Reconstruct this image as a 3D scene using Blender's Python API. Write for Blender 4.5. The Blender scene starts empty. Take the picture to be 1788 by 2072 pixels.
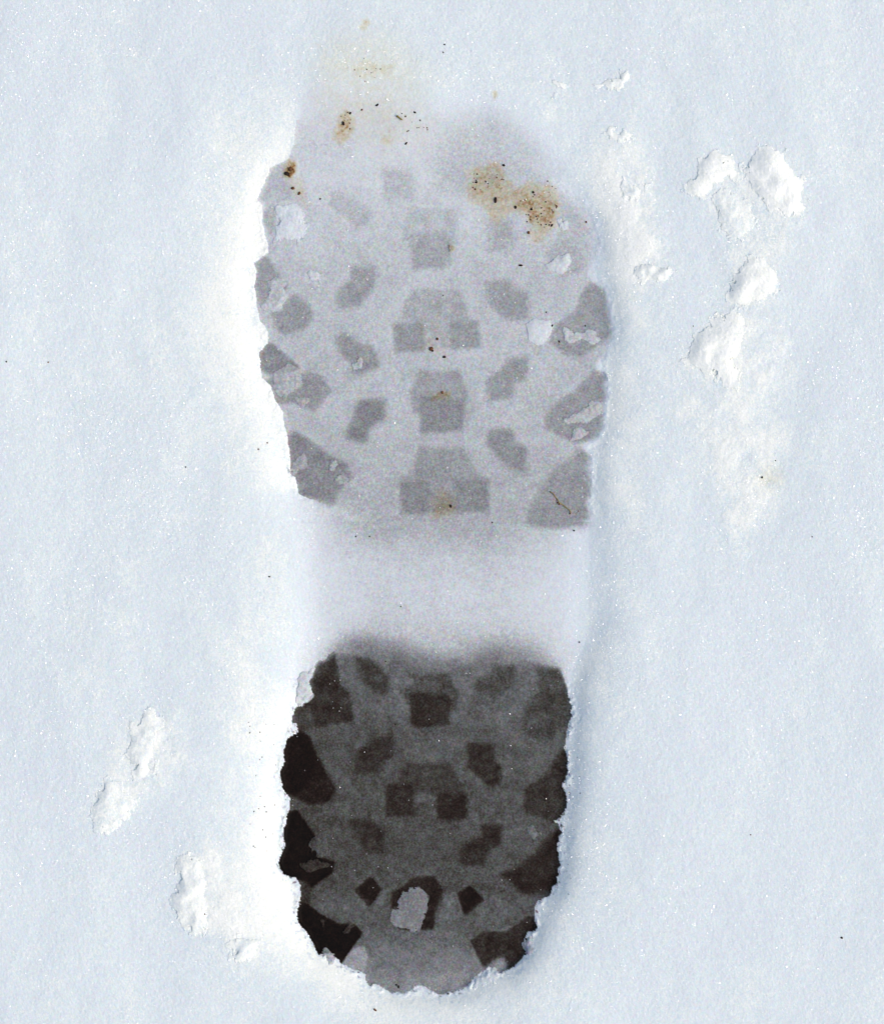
import bpy, math, random
import numpy as np

# ------------------------------------------------------------------ camera, world, sun
S = 0.30 / 1788.0                      # metres per plan unit (a boot print about 30 cm long)
CX, CY = 894.0, 1036.0
scene = bpy.context.scene
col = scene.collection

cam = bpy.data.cameras.new("camera")
cam.sensor_fit = 'VERTICAL'
CAM_H = 1.5
cam.angle = 2 * math.atan((2072 * S / 2) / CAM_H)
cam.clip_start = 0.05
cam.clip_end = 2000
camo = bpy.data.objects.new("camera", cam)
camo.location = (0, 0, CAM_H)
col.objects.link(camo)
scene.camera = camo

SUN_EL, SUN_AZ = math.radians(50), math.radians(108)     # azimuth clockwise from +Y
w = bpy.data.worlds.new("World")
scene.world = w
w.use_nodes = True
nt = w.node_tree
sky = nt.nodes.new('ShaderNodeTexSky')
sky.sky_type = 'NISHITA'
sky.sun_disc = False
sky.sun_elevation = SUN_EL
sky.sun_rotation = SUN_AZ
sky.dust_density = 3.0
sky.air_density = 0.85
sky.ozone_density = 1.0
bg = nt.nodes['Background']
nt.links.new(sky.outputs[0], bg.inputs[0])
bg.inputs[1].default_value = 0.15

sun = bpy.data.lights.new("sun", 'SUN')
sun.energy = 0.7
sun.angle = math.radians(24)
sun.color = (1.0, 0.94, 0.82)
suno = bpy.data.objects.new("sun", sun)
dx, dy, dz = math.sin(SUN_AZ) * math.cos(SUN_EL), math.cos(SUN_AZ) * math.cos(SUN_EL), math.sin(SUN_EL)
from mathutils import Vector
suno.rotation_euler = Vector((dx, dy, dz)).to_track_quat('Z', 'Y').to_euler()
col.objects.link(suno)
scene.view_settings.view_transform = 'Standard'
scene.view_settings.look = 'None'
scene.view_settings.exposure = 0.32
scene.view_settings.gamma = 1

# ------------------------------------------------------------------ numeric helpers
def vnoise(X, Y, sx, sy=None, seed=0):
    """smooth value noise in -1..1"""
    sy = sy or sx
    x = X / sx + 1000.3; y = Y / sy + 1000.7
    xi = np.floor(x).astype(np.int64); yi = np.floor(y).astype(np.int64)
    fx = x - xi; fy = y - yi
    fx = fx * fx * fx * (fx * (fx * 6 - 15) + 10); fy = fy * fy * fy * (fy * (fy * 6 - 15) + 10)
    def h(a, b):
        n = (a * 374761393 + b * 668265263 + seed * 974711) & 0xffffffff
        n = ((n ^ (n >> 13)) * 1274126177) & 0xffffffff
        n = (n ^ (n >> 16)) & 0xffffff
        return n / float(0xffffff) * 2 - 1
    a = h(xi, yi); b = h(xi + 1, yi); c = h(xi, yi + 1); d = h(xi + 1, yi + 1)
    return (a * (1 - fx) + b * fx) * (1 - fy) + (c * (1 - fx) + d * fx) * fy

def fbm(X, Y, s, octaves=4, seed=0, ratio=1.0):
    t = 0; a = 1.0; n = 0
    for o in range(octaves):
        ang = 0.6 * o + seed
        XX = X * math.cos(ang) - Y * math.sin(ang) if o else X
        YY = X * math.sin(ang) + Y * math.cos(ang) if o else Y
        t = t + a * vnoise(XX, YY, s, s * ratio if not o else s, seed * 17 + o)
        n += a; a *= 0.55; s *= 0.47
    return t / n

def inside(poly, X, Y):
    r = np.zeros(X.shape, bool)
    n = len(poly)
    for i in range(n):
        x0, y0 = poly[i]; x1, y1 = poly[(i + 1) % n]
        if y0 == y1:
            continue
        c = ((Y < y0) != (Y < y1)) & (X < (x1 - x0) * (Y - y0) / (y1 - y0) + x0)
        r ^= c
    return r

def blur(A, sig):
    """gaussian blur, sigma in cells, edge padded"""
    if sig < 0.3:
        return A
    r = int(math.ceil(sig * 3))
    k = np.exp(-0.5 * (np.arange(-r, r + 1) / sig) ** 2); k /= k.sum()
    for ax in (0, 1):
        pad = [(0, 0), (0, 0)]; pad[ax] = (r, r)
        B = np.pad(A, pad, mode='edge')
        n = B.shape[ax]
        m = 1
        while m < n + 2 * r + 1: m *= 2
        F = np.fft.irfft(np.fft.rfft(B, m, axis=ax) * (np.fft.rfft(k, m)[:, None] if ax == 0 else np.fft.rfft(k, m)[None, :]), m, axis=ax)
        A = F[2 * r:2 * r + A.shape[0], :] if ax == 0 else F[:, 2 * r:2 * r + A.shape[1]]
    return A

STEP = 1.75
xs = np.arange(-60, 1788 + 60, STEP)
ys = np.arange(-60, 2072 + 60, STEP)
X, Y = np.meshgrid(xs, ys)
# crumbly outlines: the plan positions are pushed about by noise before they are tested
WX = X + 4.5 * fbm(X, Y, 26, 4, 3)
WY = Y + 4.5 * fbm(X, Y, 26, 4, 5)
RX = X + 13 * fbm(X, Y, 30, 5, 8)
RY = Y + 13 * fbm(X, Y, 30, 5, 9)
MX = X + 1.6 * fbm(X, Y, 12, 3, 13)
MY = Y + 1.6 * fbm(X, Y, 12, 3, 14)

def raster(poly, sig, mode='mid'):
    A = {'mid': (WX, WY), 'rough': (RX, RY), 'fine': (MX, MY)}[mode]
    px = [p[0] for p in poly]; py = [p[1] for p in poly]
    m = 20 + sig * 3.5
    i0 = max(0, int((min(px) - m - xs[0]) / STEP)); i1 = min(len(xs), int((max(px) + m - xs[0]) / STEP) + 2)
    j0 = max(0, int((min(py) - m - ys[0]) / STEP)); j1 = min(len(ys), int((max(py) + m - ys[0]) / STEP) + 2)
    sl = (slice(j0, j1), slice(i0, i1))
    a = inside(poly, A[0][sl], A[1][sl]).astype(float)
    return sl, blur(a, sig / STEP)

def full(poly, sig, mode='mid'):
    sl, a = raster(poly, sig, mode)
    F = np.zeros(X.shape); F[sl] = a
    return F

# tracing frames: (x offset, y offset, scale) to the plan
q = 0.2622
def T1(p): return [(465.6 + a * q, b * q) for a, b in p]
def T2(p): return [(853.6 + a * q, b * q) for a, b in p]
def T3(p): return [(465.6 + a * q, 465.6 + b * q) for a, b in p]
def T4(p): return [(853.6 + a * q, 465.6 + b * q) for a, b in p]
def T5(p): return [(465.6 + a * q, 970 + b * q) for a, b in p]
def T6(p): return [(853.6 + a * q, 970 + b * q) for a, b in p]
def T7(p): return [(465.6 + a * q, 1528.7 + b * q) for a, b in p]
def T8(p): return [(853.6 + a * q, 1528.7 + b * q) for a, b in p]
def T9(p): return [((1550 + a / 2.554) * .776, (350 + b / 2.554) * .776) for a, b in p]
def T10(p): return [((200 + a / 2.762) * .776, (1800 + b / 2.762) * .776) for a, b in p]
def TX(p): return list(p)

# ------------------------------------------------------------------ plan of the print
FORE = [(600, 238), (594, 290), (585, 318), (545, 338), (534, 370), (520, 402), (530, 415), (528, 448), (540, 480), (541, 510),
        (515, 528), (516, 560), (511, 578), (518, 600), (520, 618), (526, 645), (540, 668), (541, 694), (524, 715), (526, 740),
        (528, 762), (545, 775), (555, 812), (572, 835), (576, 868), (582, 885), (586, 920), (586, 950), (597, 970), (602, 1000),
        (640, 1013), (672, 1036), (705, 1056), (800, 1068), (900, 1066), (1020, 1076), (1100, 1070), (1196, 1054), (1190, 1012),
        (1196, 985), (1190, 940), (1196, 920), (1178, 905), (1212, 885), (1222, 860), (1222, 815), (1230, 800), (1222, 775),
        (1228, 760), (1206, 744), (1226, 715), (1240, 672), (1230, 612), (1226, 585), (1198, 566), (1196, 530), (1208, 505),
        (1210, 480), (1200, 440), (1180, 412), (1135, 385), (1110, 350), (1080, 320), (1000, 290), (900, 290), (800, 300),
        (740, 290), (690, 260), (640, 245)]
TOE = [(605, 200), (640, 165), (720, 175), (800, 205), (880, 215), (960, 200), (1040, 225), (1100, 290), (1140, 380),
       (1000, 420), (800, 420), (600, 380)]
ARCH = [(500, 1000), (690, 1000), (700, 1045), (1260, 1045), (1270, 1120), (1270, 1200), (1240, 1270), (1165, 1340), (1150, 1400), (640, 1400), (600, 1400), (500, 1330)]
HEEL = [(636, 1346), (665, 1322), (700, 1318), (800, 1322), (900, 1338), (1000, 1330), (1080, 1330), (1130, 1352), (1142, 1375), (1147, 1415), (1152, 1440),
        (1148, 1470), (1144, 1510), (1147, 1560), (1140, 1590), (1150, 1618), (1142, 1650), (1120, 1668), (1136, 1692),
        (1128, 1715), (1133, 1750), (1122, 1790), (1110, 1812), (1082, 1830), (1078, 1852), (1084, 1885), (1064, 1905), (1062, 1935),
        (1034, 1958), (1010, 1972), (985, 1966), (955, 1988), (936, 2004), (900, 2014), (868, 2008), (846, 2002), (808, 2014),
        (780, 2008), (748, 1996), (736, 1972), (706, 1958), (685, 1952), (668, 1925), (648, 1930), (630, 1908), (612, 1880), (597, 1848),
        (608, 1830), (612, 1800), (605, 1780), (574, 1770), (566, 1752), (573, 1712), (568, 1684), (582, 1650), (588, 1630), (570, 1596),
        (566, 1572), (572, 1545), (578, 1505), (600, 1482), (594, 1462), (600, 1432), (632, 1398), (624, 1384), (634, 1364)]
HEELTOP = [(640, 1420), (645, 1345), (668, 1308), (705, 1288), (760, 1290), (820, 1312), (880, 1334), (930, 1336), (970, 1312), (1020, 1302),
           (1075, 1312), (1130, 1350), (1150, 1420)]
fore_m = full(FORE, 0, 'mid'); heel_m = full(HEEL, 0, 'rough')
toe_s = full(TOE, 26)
toe_l = full(TOE, 6)
k_l = 1 / (1 + np.exp((X - 690) / 22.0)) * np.clip((Y - 175) / 50, 0, 1)
toe_s = toe_s * (1 - k_l) + toe_l * k_l; arch_s = full(ARCH, 7)
lfc = 618 + 14 * vnoise(X, Y, 70, 70, 88)
lf = 1 / (1 + np.exp(-(X - lfc - 18) / 38.0))            # the arch fades out towards the gently sloping left side
arch_s = arch_s * lf
rt = np.clip((X - 1100) / 110, 0, 1)
arch_s = arch_s / (1 + np.exp((X - 1165 - 12 * vnoise(X, Y, 60, 60, 89)) / 26.0)) * (1 - 0.35 * np.clip((X - 980) / 220, 0, 1))
top_fade = np.clip((Y - 300) / 90, 0, 1)
fore_soft = full(FORE, 16)
# the front of the print is shallow and its outline soft except at the left
tl = np.clip((680 - X) / 60, 0, 1)
fore_a = np.where(tl > top_fade, fore_m * tl + fore_soft * (1 - tl), fore_m * top_fade + fore_soft * (1 - top_fade))
fore_r = blur(fore_m, 5 / STEP)
kr = np.clip((X - 1100) / 60, 0, 1)
kr_top = kr * np.clip((600 - Y) / 90, 0, 1)
fore_a = fore_a * (1 - kr) + fore_r * kr
fore_a = fore_a * (1 - kr_top) + fore_soft * kr_top
lb = np.clip((Y - 1000) / 25, 0, 1) * np.clip((760 - X) / 60, 0, 1)
fore_a = fore_a * (1 - lb) + fore_soft * lb
fore_a = np.where(Y > 1055, fore_a * 0 + full([(640, 900), (1190, 900), (1193, 1070), (1100, 1082), (700, 1076), (650, 1040)], 10), fore_a)
A_soft = np.maximum(np.maximum(fore_a, toe_s * 0.9), arch_s)
hk = np.clip((1420 - Y) / 70, 0, 1)
heel_a = heel_m * (1 - hk) + blur(heel_m, 6 / STEP) * hk
A_all = np.maximum(A_soft, heel_a)

def yint(pts):
    return np.interp(Y, [p[0] for p in pts], [p[1] for p in pts])
G = yint([(150, 218), (240, 208), (330, 202), (420, 196), (520, 189), (650, 186), (800, 182), (950, 175), (1050, 172), (1085, 178), (1130, 193), (1190, 201), (1250, 197), (1300, 182), (1400, 165)])
G = G + 8 * fbm(X, Y, 80, 4, 21)
heel_floor = yint([(1290, 128), (1350, 108), (1420, 98), (1500, 90), (1600, 84), (1700, 80), (1800, 82), (1880, 90), (1930, 112), (2010, 142)]) + (X - 880) * 0.022
ht = np.maximum(full(HEELTOP, 15), blur(heel_m, 1.2) * np.clip((Y - 1330) / 40, 0, 1))
ht = np.maximum(ht, heel_m * np.clip((Y - 1370) / 30, 0, 1))
G = G * (1 - ht) + heel_floor * ht
A_all = np.maximum(A_all, ht * np.clip((Y-1285)/60,0,1) * lf)
SNOW_G = 240.0

depth_extra = np.zeros(X.shape)
ids = np.zeros(X.shape, np.int32)
LUGS = []      # (id, region, label)
def lug(shapes, region, label, trans=None):
    """shapes: list of (transform, points, grey level, softness)"""
    k = 100 + len(LUGS)
    lim = fore_a if region == 'fore' else heel_m
    for (tr, pts, g, sig) in shapes:
        sl, a = raster(tr(pts), sig * (1.15 if region == 'fore' else 1.0), 'fine')
        a = np.clip(a, 0, 1) * (lim[sl] > 0.25)
        g = g + 4 * vnoise(X[sl], Y[sl], 14, None, k) - (np.clip((Y[sl] - 420) / 150, -.1, 1) * 9 if region == 'fore' else 6)
        new = np.where(a > 0, G[sl] * (1 - a) + np.minimum(g, G[sl] + 6) * a, G[sl])
        G[sl] = new
        depth_extra[sl] = np.maximum(depth_extra[sl], a)
        s_id = ids[sl]; s_id[a > 0.5] = k
    LUGS.append((k, region, label))

sf = 4.0
lug([(T1, [(1160, 1280), (1390, 1300), (1390, 1530), (1180, 1560)], 182, 5)], 'fore', 'faint square lug mark at the front centre')
lug([(TX, [(885, 300), (960, 262), (1010, 300), (1010, 372), (950, 388), (885, 388)], 184, 9)], 'fore', 'broad blurred lug mark right of the front centre')
lug([(T1, [(300, 1290), (420, 1250), (440, 1400), (480, 1540), (350, 1560), (260, 1560), (210, 1520), (270, 1340)], 184, 2.5), (T1, [(260, 1560), (350, 1580), (340, 1700), (320, 1800), (290, 1800), (250, 1700)], 180, 2)], 'fore', 'smooth lug mark at the left edge beside the small brown smudge')
lug([(T1, [(770, 1470), (900, 1500), (1080, 1620), (1060, 1720), (920, 1770), (870, 1680), (760, 1600)], 183, 4)], 'fore', 'faint slanted lug mark in the upper left of the forefoot')
lug([(TX, [(812, 420), (925, 420), (918, 500), (808, 500)], 184, 4), (TX, [(828, 470), (914, 470), (910, 540), (832, 544)], 172, 3.5)], 'fore', 'topmost stepped square mark of the central row')
lug([(TX, [(982, 445), (1035, 440), (1040, 500), (985, 508)], 178, 4)], 'fore', 'faint square mark under the brown smudge')
lug([(TX, [(1130, 385), (1170, 402), (1200, 440), (1210, 490), (1190, 540), (1130, 560), (1100, 510), (1128, 470)], 184, 3)], 'fore', 'smooth grey mark right of the brown smudge')
lug([(TX, [(604, 236), (690, 250), (716, 285), (690, 318), (620, 322), (596, 300)], 203, 6)], 'fore', 'barely visible blurred mark at the toe')
lug([(T3, [(190, 240), (280, 190), (380, 360), (440, 440), (330, 540), (200, 570), (170, 430)], 168, 2)], 'fore', 'wedge mark cut by the left edge, third from the toe')
lug([(T3, [(400, 560), (500, 490), (600, 560), (640, 650), (560, 760), (400, 810), (340, 740), (310, 620), (390, 600)], 163, 3)], 'fore', 'blunt warm grey mark beside loose crumbs on the left')
lug([(T3, [(940, 270), (1120, 280), (1110, 430), (980, 590), (820, 590), (820, 450), (920, 380)], 165, sf)], 'fore', 'chevron mark left of the second central block')
lug([(T4, [(490, 390), (680, 370), (700, 440), (810, 480), (810, 680), (650, 690), (500, 560)], 167, sf)], 'fore', 'chevron mark pointing down right, right of the second central block')
lug([(TX, [(830, 585), (925, 582), (950, 640), (948, 655), (812, 655), (806, 640)], 178, 4), (TX, [(855, 650), (907, 650), (905, 700), (860, 705)], 182, 5), (TX, [(793, 655), (857, 650), (857, 710), (797, 713)], 161, 3), (TX, [(905, 650), (966, 648), (971, 702), (910, 706)], 162, 3)], 'fore', 'two footed mark of the central row with brown grit between its feet')
lug([(T4, [(1300, 380), (1400, 440), (1450, 560), (1500, 700), (1480, 800), (1380, 860), (1240, 980), (1100, 960), (980, 860), (1040, 720), (1180, 620), (1220, 500)], 165, 3)], 'fore', 'large wedge mark at the right edge under scattered crumbs')
lug([(T3, [(290, 860), (360, 900), (510, 1030), (540, 1070), (300, 1110), (200, 1060), (190, 960)], 150, 2.2), (T3, [(560, 1070), (700, 1120), (780, 1240), (640, 1400), (480, 1330), (330, 1340), (260, 1150), (540, 1100)], 160, 3)], 'fore', 'long dark wedge mark at the left edge covered by loose crumbs')
lug([(T3, [(800, 830), (880, 790), (1000, 870), (1100, 880), (1150, 1050), (1000, 1110), (920, 1100), (930, 1010), (850, 980)], 158, sf)], 'fore', 'chevron mark with a white fleck on it')
lug([(T4, [(660, 980), (820, 970), (800, 1150), (700, 1180), (690, 1300), (510, 1310), (490, 1150), (600, 1080)], 159, sf)], 'fore', 'chevron mark right of the third central block')
lug([(T4, [(1330, 1070), (1400, 1070), (1460, 1160), (1450, 1240), (1460, 1320), (1430, 1600), (1180, 1640), (950, 1530), (950, 1430), (1060, 1310), (1180, 1240)], 160, 3)], 'fore', 'large wedge mark at the right edge with a pale flat crumb on it')
lug([(TX, [(845, 748), (930, 748), (935, 775), (946, 785), (942, 840), (833, 835), (828, 790)], 168, 3), (TX, [(846, 800), (940, 805), (935, 870), (850, 877)], 150, 3)], 'fore', 'dark stepped square mark of the central row with a tan fleck')
lug([(T3, [(980, 1310), (1190, 1300), (1190, 1450), (1060, 1540), (1050, 1640), (900, 1620), (880, 1560), (930, 1450)], 146, sf)], 'fore', 'darkest chevron mark of the forefoot')
lug([(T4, [(510, 1540), (690, 1530), (720, 1640), (810, 1680), (800, 1860), (680, 1850), (500, 1650)], 151, sf)], 'fore', 'lowest chevron mark right of the central row')
lug([(T3, [(400, 1600), (490, 1540), (580, 1600), (740, 1720), (900, 1800), (930, 1900), (820, 2040), (780, 2150), (480, 2060), (400, 1840)], 146, 3.2)], 'fore', 'rough dark wedge mark at the lower left of the forefoot')
lug([(TX, [(846, 905), (940, 905), (962, 955), (988, 972), (986, 1034), (812, 1038), (808, 972), (838, 950)], 160, 3.5), (TX, [(808, 975), (868, 972), (870, 1038), (812, 1038)], 147, 3), (TX, [(918, 970), (988, 970), (985, 1032), (918, 1035)], 149, 3)], 'fore', 'wide lowest block of the central row with a yellow green stain')
lug([(TX, [(1178, 905), (1210, 930), (1205, 985), (1210, 1060), (1120, 1070), (1062, 1062), (1070, 1020), (1110, 960)], 160, 4)], 'fore', 'large smooth mark at the lower right under the rootlet')
# heel
lug([(T5, [(560, 1400), (800, 1330), (850, 1600), (920, 1650), (950, 1870), (650, 1920), (600, 1780), (440, 1750), (560, 1550)], 58, 3)], 'heel', 'brown black mark at the upper left corner of the heel')
lug([(T5, [(960, 1370), (1080, 1390), (1230, 1530), (1230, 1670), (1100, 1660), (970, 1520)], 76, 4)], 'heel', 'soft chevron mark at the top of the heel, left of the centre block')
lug([(T5, [(1400, 1510), (1700, 1510), (1710, 1600), (1770, 1640), (1740, 1800), (1340, 1740), (1340, 1610), (1400, 1600)], 84, 3), (T5, [(1380, 1640), (1700, 1680), (1690, 1900), (1440, 1930), (1390, 1890)], 57, 3)], 'heel', 'stepped square mark at the top centre of the heel')
lug([(T6, [(560, 1440), (720, 1440), (700, 1620), (600, 1680), (570, 1740), (390, 1730), (410, 1540), (540, 1500)], 86, 4)], 'heel', 'pale chevron mark at the top right of the heel')
lug([(T6, [(900, 1460), (1060, 1440), (1110, 1520), (1140, 1700), (1160, 1800), (1130, 1900), (1040, 1960), (960, 2050), (760, 1950), (800, 1750), (900, 1650)], 84, 4)], 'heel', 'tall grey mark along the upper right edge of the heel')
lug([(TX, [(600, 1470), (625, 1495), (640, 1530), (655, 1560), (678, 1600), (665, 1625), (625, 1632), (600, 1618), (570, 1606), (552, 1575), (560, 1530), (568, 1490)], 40, 2.5), (TX, [(600, 1478), (622, 1495), (636, 1530), (640, 1560), (618, 1600), (590, 1612), (552, 1590), (560, 1500)], 24, 3)], 'heel', 'almost black mark at the left edge of the heel, second from the top')
lug([(TX, [(748, 1495), (797, 1485), (795, 1530), (760, 1568), (712, 1566), (720, 1530)], 62, 4)], 'heel', 'chevron mark above left of the two footed heel block')
lug([(TX, [(945, 1505), (1000, 1508), (1002, 1545), (1015, 1555), (1012, 1592), (985, 1590), (947, 1560)], 58, 4)], 'heel', 'chevron mark above right of the two footed heel block')
lug([(TX, [(1140, 1515), (1170, 1560), (1170, 1620), (1125, 1672), (1060, 1640), (1060, 1600), (1110, 1560)], 62, 4)], 'heel', 'wide dark wedge halfway down the right edge of the heel')
lug([(TX, [(820, 1545), (912, 1545), (940, 1605), (942, 1615), (780, 1600), (800, 1590)], 72, 4), (TX, [(780, 1592), (835, 1590), (838, 1655), (778, 1655)], 55, 3), (TX, [(882, 1608), (945, 1610), (945, 1662), (885, 1662)], 52, 3)], 'heel', 'two footed mark in the middle of the heel')
lug([(T7, [(420, 460), (510, 430), (600, 560), (665, 660), (640, 740), (700, 800), (800, 840), (780, 920), (620, 1040), (540, 980), (400, 960), (330, 880), (340, 700), (360, 560)], 16, 2)], 'heel', 'black wedge mark at the left edge with two grey crumbs on it')
lug([(T7, [(910, 500), (1060, 510), (1190, 590), (1190, 760), (1060, 780), (940, 640)], 56, 4)], 'heel', 'soft oval mark below left of the two footed block')
lug([(T8, [(460, 550), (610, 550), (600, 700), (500, 760), (480, 860), (290, 860), (300, 700), (460, 640)], 53, 3.5)], 'heel', 'chevron mark below right of the two footed block')
lug([(T8, [(1060, 580), (1160, 650), (1150, 850), (1120, 960), (1020, 1060), (840, 1125), (640, 960), (600, 930), (720, 880), (880, 760), (930, 680)], 52, 4)], 'heel', 'dark wedge at the lower right edge of the heel')
lug([(T7, [(950, 1060), (1080, 950), (1170, 1050), (1070, 1190)], 33, 1.6)], 'heel', 'small black diamond mark left of the pale crumb')
lug([(T8, [(270, 1080), (370, 1020), (490, 1130), (330, 1260)], 28, 1.6)], 'heel', 'small black diamond mark right of the pale crumb')
lug([(T7, [(1240, 1070), (1330, 1030), (1400, 960), (1580, 940), (1640, 1060), (1650, 1220), (1590, 1220), (1570, 1360), (1300, 1360), (1300, 1190), (1240, 1190)], 40, 2)], 'heel', 'black stepped mark under the pale crumb')
lug([(T7, [(430, 1200), (560, 1140), (620, 1180), (730, 1260), (830, 1310), (960, 1320), (1020, 1380), (940, 1500), (850, 1640), (800, 1640), (640, 1550), (500, 1380)], 13, 1.5)], 'heel', 'jet black arrow shaped mark at the bottom left of the heel')
lug([(T8, [(370, 1440), (480, 1370), (640, 1380), (830, 1250), (900, 1280), (940, 1370), (900, 1500), (800, 1600), (690, 1700), (600, 1740), (490, 1690)], 56, 1.8)], 'heel', 'crisp dark mark at the bottom right of the heel')
# paler packed patches of the heel rear and black earth behind the left rim
def patch(tr, pts, g, sig, lim=None, mode='mid'):
    sl, a = raster(tr(pts), sig, mode)
    if lim is not None: a = a * (lim[sl] > .5)
    G[sl] = G[sl] * (1 - a) + g * a
patch(T7, [(840, 1650), (940, 1510), (1030, 1490), (1060, 1570), (1030, 1690), (1040, 1760), (900, 1740)], 148, 1.5, heel_m)
patch(T7, [(1180, 1660), (1290, 1640), (1330, 1720), (1300, 1780), (1220, 1740)], 122, 2.5, heel_m)
patch(T7, [(1500, 1760), (1660, 1710), (1900, 1680), (2100, 1560), (2140, 1620), (2140, 1760), (2000, 1900), (1500, 1900)], 134, 4, heel_m)
patch(T7, [(560, 960), (620, 1040), (620, 1160), (540, 1150)], 50, 3, heel_m)
patch(T5, [(480, 1760), (600, 1780), (650, 1920), (560, 1960), (460, 1900)], 66, 6, heel_m)
patch(TX, [(930, 235), (1020, 215), (1090, 250), (1125, 330), (1140, 380), (1060, 400), (950, 390), (870, 330), (860, 270)], 186, 28)  # soft cool shade at the toe's upper right, painted as a darker patch
patch(TX, [(600, 250), (690, 235), (740, 260), (720, 310), (600, 320)], 198, 16)
# straight paler ribs the sole left between the blocks
patch(T7, [(1170, 1040), (1200, 1060), (1060, 1400), (1020, 1390)], 98, 3, heel_m)
patch(T7, [(1590, 1230), (1660, 1060), (1740, 1080), (1760, 1500), (1600, 1500)], 100, 5, heel_m)
patch(T7, [(960, 1080), (1060, 1200), (1040, 1330), (830, 1300), (620, 1170), (600, 1080)], 92, 6, heel_m)
patch(T8, [(490, 1130), (980, 1080), (830, 1240), (480, 1370), (340, 1430), (300, 1270)], 90, 6, heel_m)

G = G + 3.0 * fbm(X, Y, 16, 3, 33) * (ids > 0) + heel_m * (11 * fbm(X, Y, 46, 4, 35, .5) + 10 * fbm(X, Y, 11, 3, 36) + 7 * fbm(X, Y, 5, 2, 37))
# combine with the open snow
glow_halo = np.clip(3.0 * blur(np.maximum(np.maximum(fore_m, heel_m), arch_s), 110 / STEP), 0, 1) * (0.75 + 0.5 * fbm(X, Y, 120, 3, 66, 1.6))  # bright glow round the print, painted as paler snow colour
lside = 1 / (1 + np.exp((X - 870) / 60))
open_g = 235.5 + 14.0 * glow_halo * (0.72 + 0.40 * lside) + 6.0 * fbm(X, Y, 130, 4, 67, 1.7) + 4.0 * fbm(X, Y, 34, 3, 69, 1.6) + 2.5 * fbm(X, Y, 9, 2, 70)
powder = np.zeros(X.shape)
for P_ in (T9([(780, 150), (1380, 300), (1400, 600), (1250, 800), (1200, 1150), (900, 1200), (820, 600), (640, 430)]), T9([(900, 1150), (1250, 1250), (1400, 1500), (1200, 1750), (900, 1800), (520, 1600)]),
           T9([(0, 0), (220, 0), (380, 380), (500, 950), (300, 1000), (100, 700)]), T9([(560, 1700), (1000, 1750), (1250, 1900), (1200, 2400), (950, 2900), (820, 2300)]), T10([(380, 160), (700, 100), (900, 500), (700, 700), (420, 850), (150, 1050), (120, 700)]), T10([(720, 1180), (1000, 1100), (1250, 1500), (1300, 1850), (1000, 1950), (800, 1700)])):
    powder = np.maximum(powder, full(P_, 22, 'rough'))
open_g = open_g + 12 * powder * (.7 + .7 * fbm(X, Y, 40, 4, 68))
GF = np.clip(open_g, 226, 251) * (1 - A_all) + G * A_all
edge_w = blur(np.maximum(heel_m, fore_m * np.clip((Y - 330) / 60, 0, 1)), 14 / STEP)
# small pits in the thin rim: shade and showing ground put into the colour
pit = fbm(X, Y, 5.5, 2, 44)
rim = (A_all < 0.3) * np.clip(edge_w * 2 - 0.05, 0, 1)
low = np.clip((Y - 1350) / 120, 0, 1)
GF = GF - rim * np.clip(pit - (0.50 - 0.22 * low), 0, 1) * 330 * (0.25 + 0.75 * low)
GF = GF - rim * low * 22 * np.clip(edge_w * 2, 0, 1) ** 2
thin = np.clip(1 - GF / 255.0, 0, 1)  # crust thinness, with the painted glow and toe shade included

# mud stains -------------------------------------------------------------
mud = np.zeros(X.shape)
STAINS = []
def stain(label, shapes, kind=1, show=True):
    k = 300 + len(STAINS)
    tot = np.zeros(X.shape)
    for (tr, pts, a, sig) in shapes:
        sl, m = raster(tr(pts), sig, 'rough')
        n = 0.65 + 0.55 * fbm(X[sl], Y[sl], 11, 3, k)
        tot[sl] = np.maximum(tot[sl], a * m * np.clip(n, .15, 1.3))
    mud[:] = np.maximum(mud, tot)
    if show:
        ids[tot > min(.10, .4 * tot.max())] = k
        STAINS.append((k, label))
stain('pale beige smudge on the snow in front of the toe', [(T1, [(900, 520), (1000, 450), (1150, 470), (1270, 510), (1240, 590), (1080, 620), (920, 580)], .30, 7)])
stain('orange brown smudge at the left of the toe with black grit in it', [(T1, [(850, 910), (910, 850), (945, 900), (940, 1050), (870, 1090), (800, 1040)], .55, 4), (T1, [(810, 1010), (880, 1000), (880, 1080), (830, 1070)], .7, 4)])
stain('small dark brown smudge on the upper left edge of the print, trailing downwards', [(T1, [(425, 1250), (500, 1245), (520, 1330), (480, 1365), (415, 1345)], .95, 2.5), (T1, [(460, 1350), (520, 1370), (580, 1480), (610, 1600), (570, 1590), (480, 1450)], .25, 6)])
stain('largest brown mud smudge, with grit, at the upper right of the print',
      [(T2, [(350, 1270), (600, 1260), (700, 1440), (900, 1390), (1050, 1420), (1060, 1580), (1035, 1680), (980, 1790), (900, 1880), (830, 1800), (790, 1700), (800, 1620), (690, 1610), (640, 1700), (560, 1710), (510, 1580), (380, 1530)], .38, 4),
       (T2, [(690, 1480), (1050, 1450), (1055, 1600), (980, 1760), (810, 1750), (800, 1610), (700, 1590)], .55, 6),
       (T2, [(930, 1540), (1050, 1520), (1050, 1590), (1000, 1700), (930, 1680)], .75, 5),
       (T2, [(800, 1620), (900, 1640), (890, 1740), (800, 1740)], .75, 4),
       (T2, [(390, 1360), (560, 1330), (600, 1400), (420, 1440)], .6, 4), (T2, [(690, 1490), (750, 1490), (740, 1540), (700, 1530)], .8, 3)])
stain('yellow green stain on the lowest central block of the forefoot', [(T6, [(100, 130), (150, 60), (230, 130), (250, 260), (150, 280), (100, 330), (70, 260)], .34, 5)])
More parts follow.
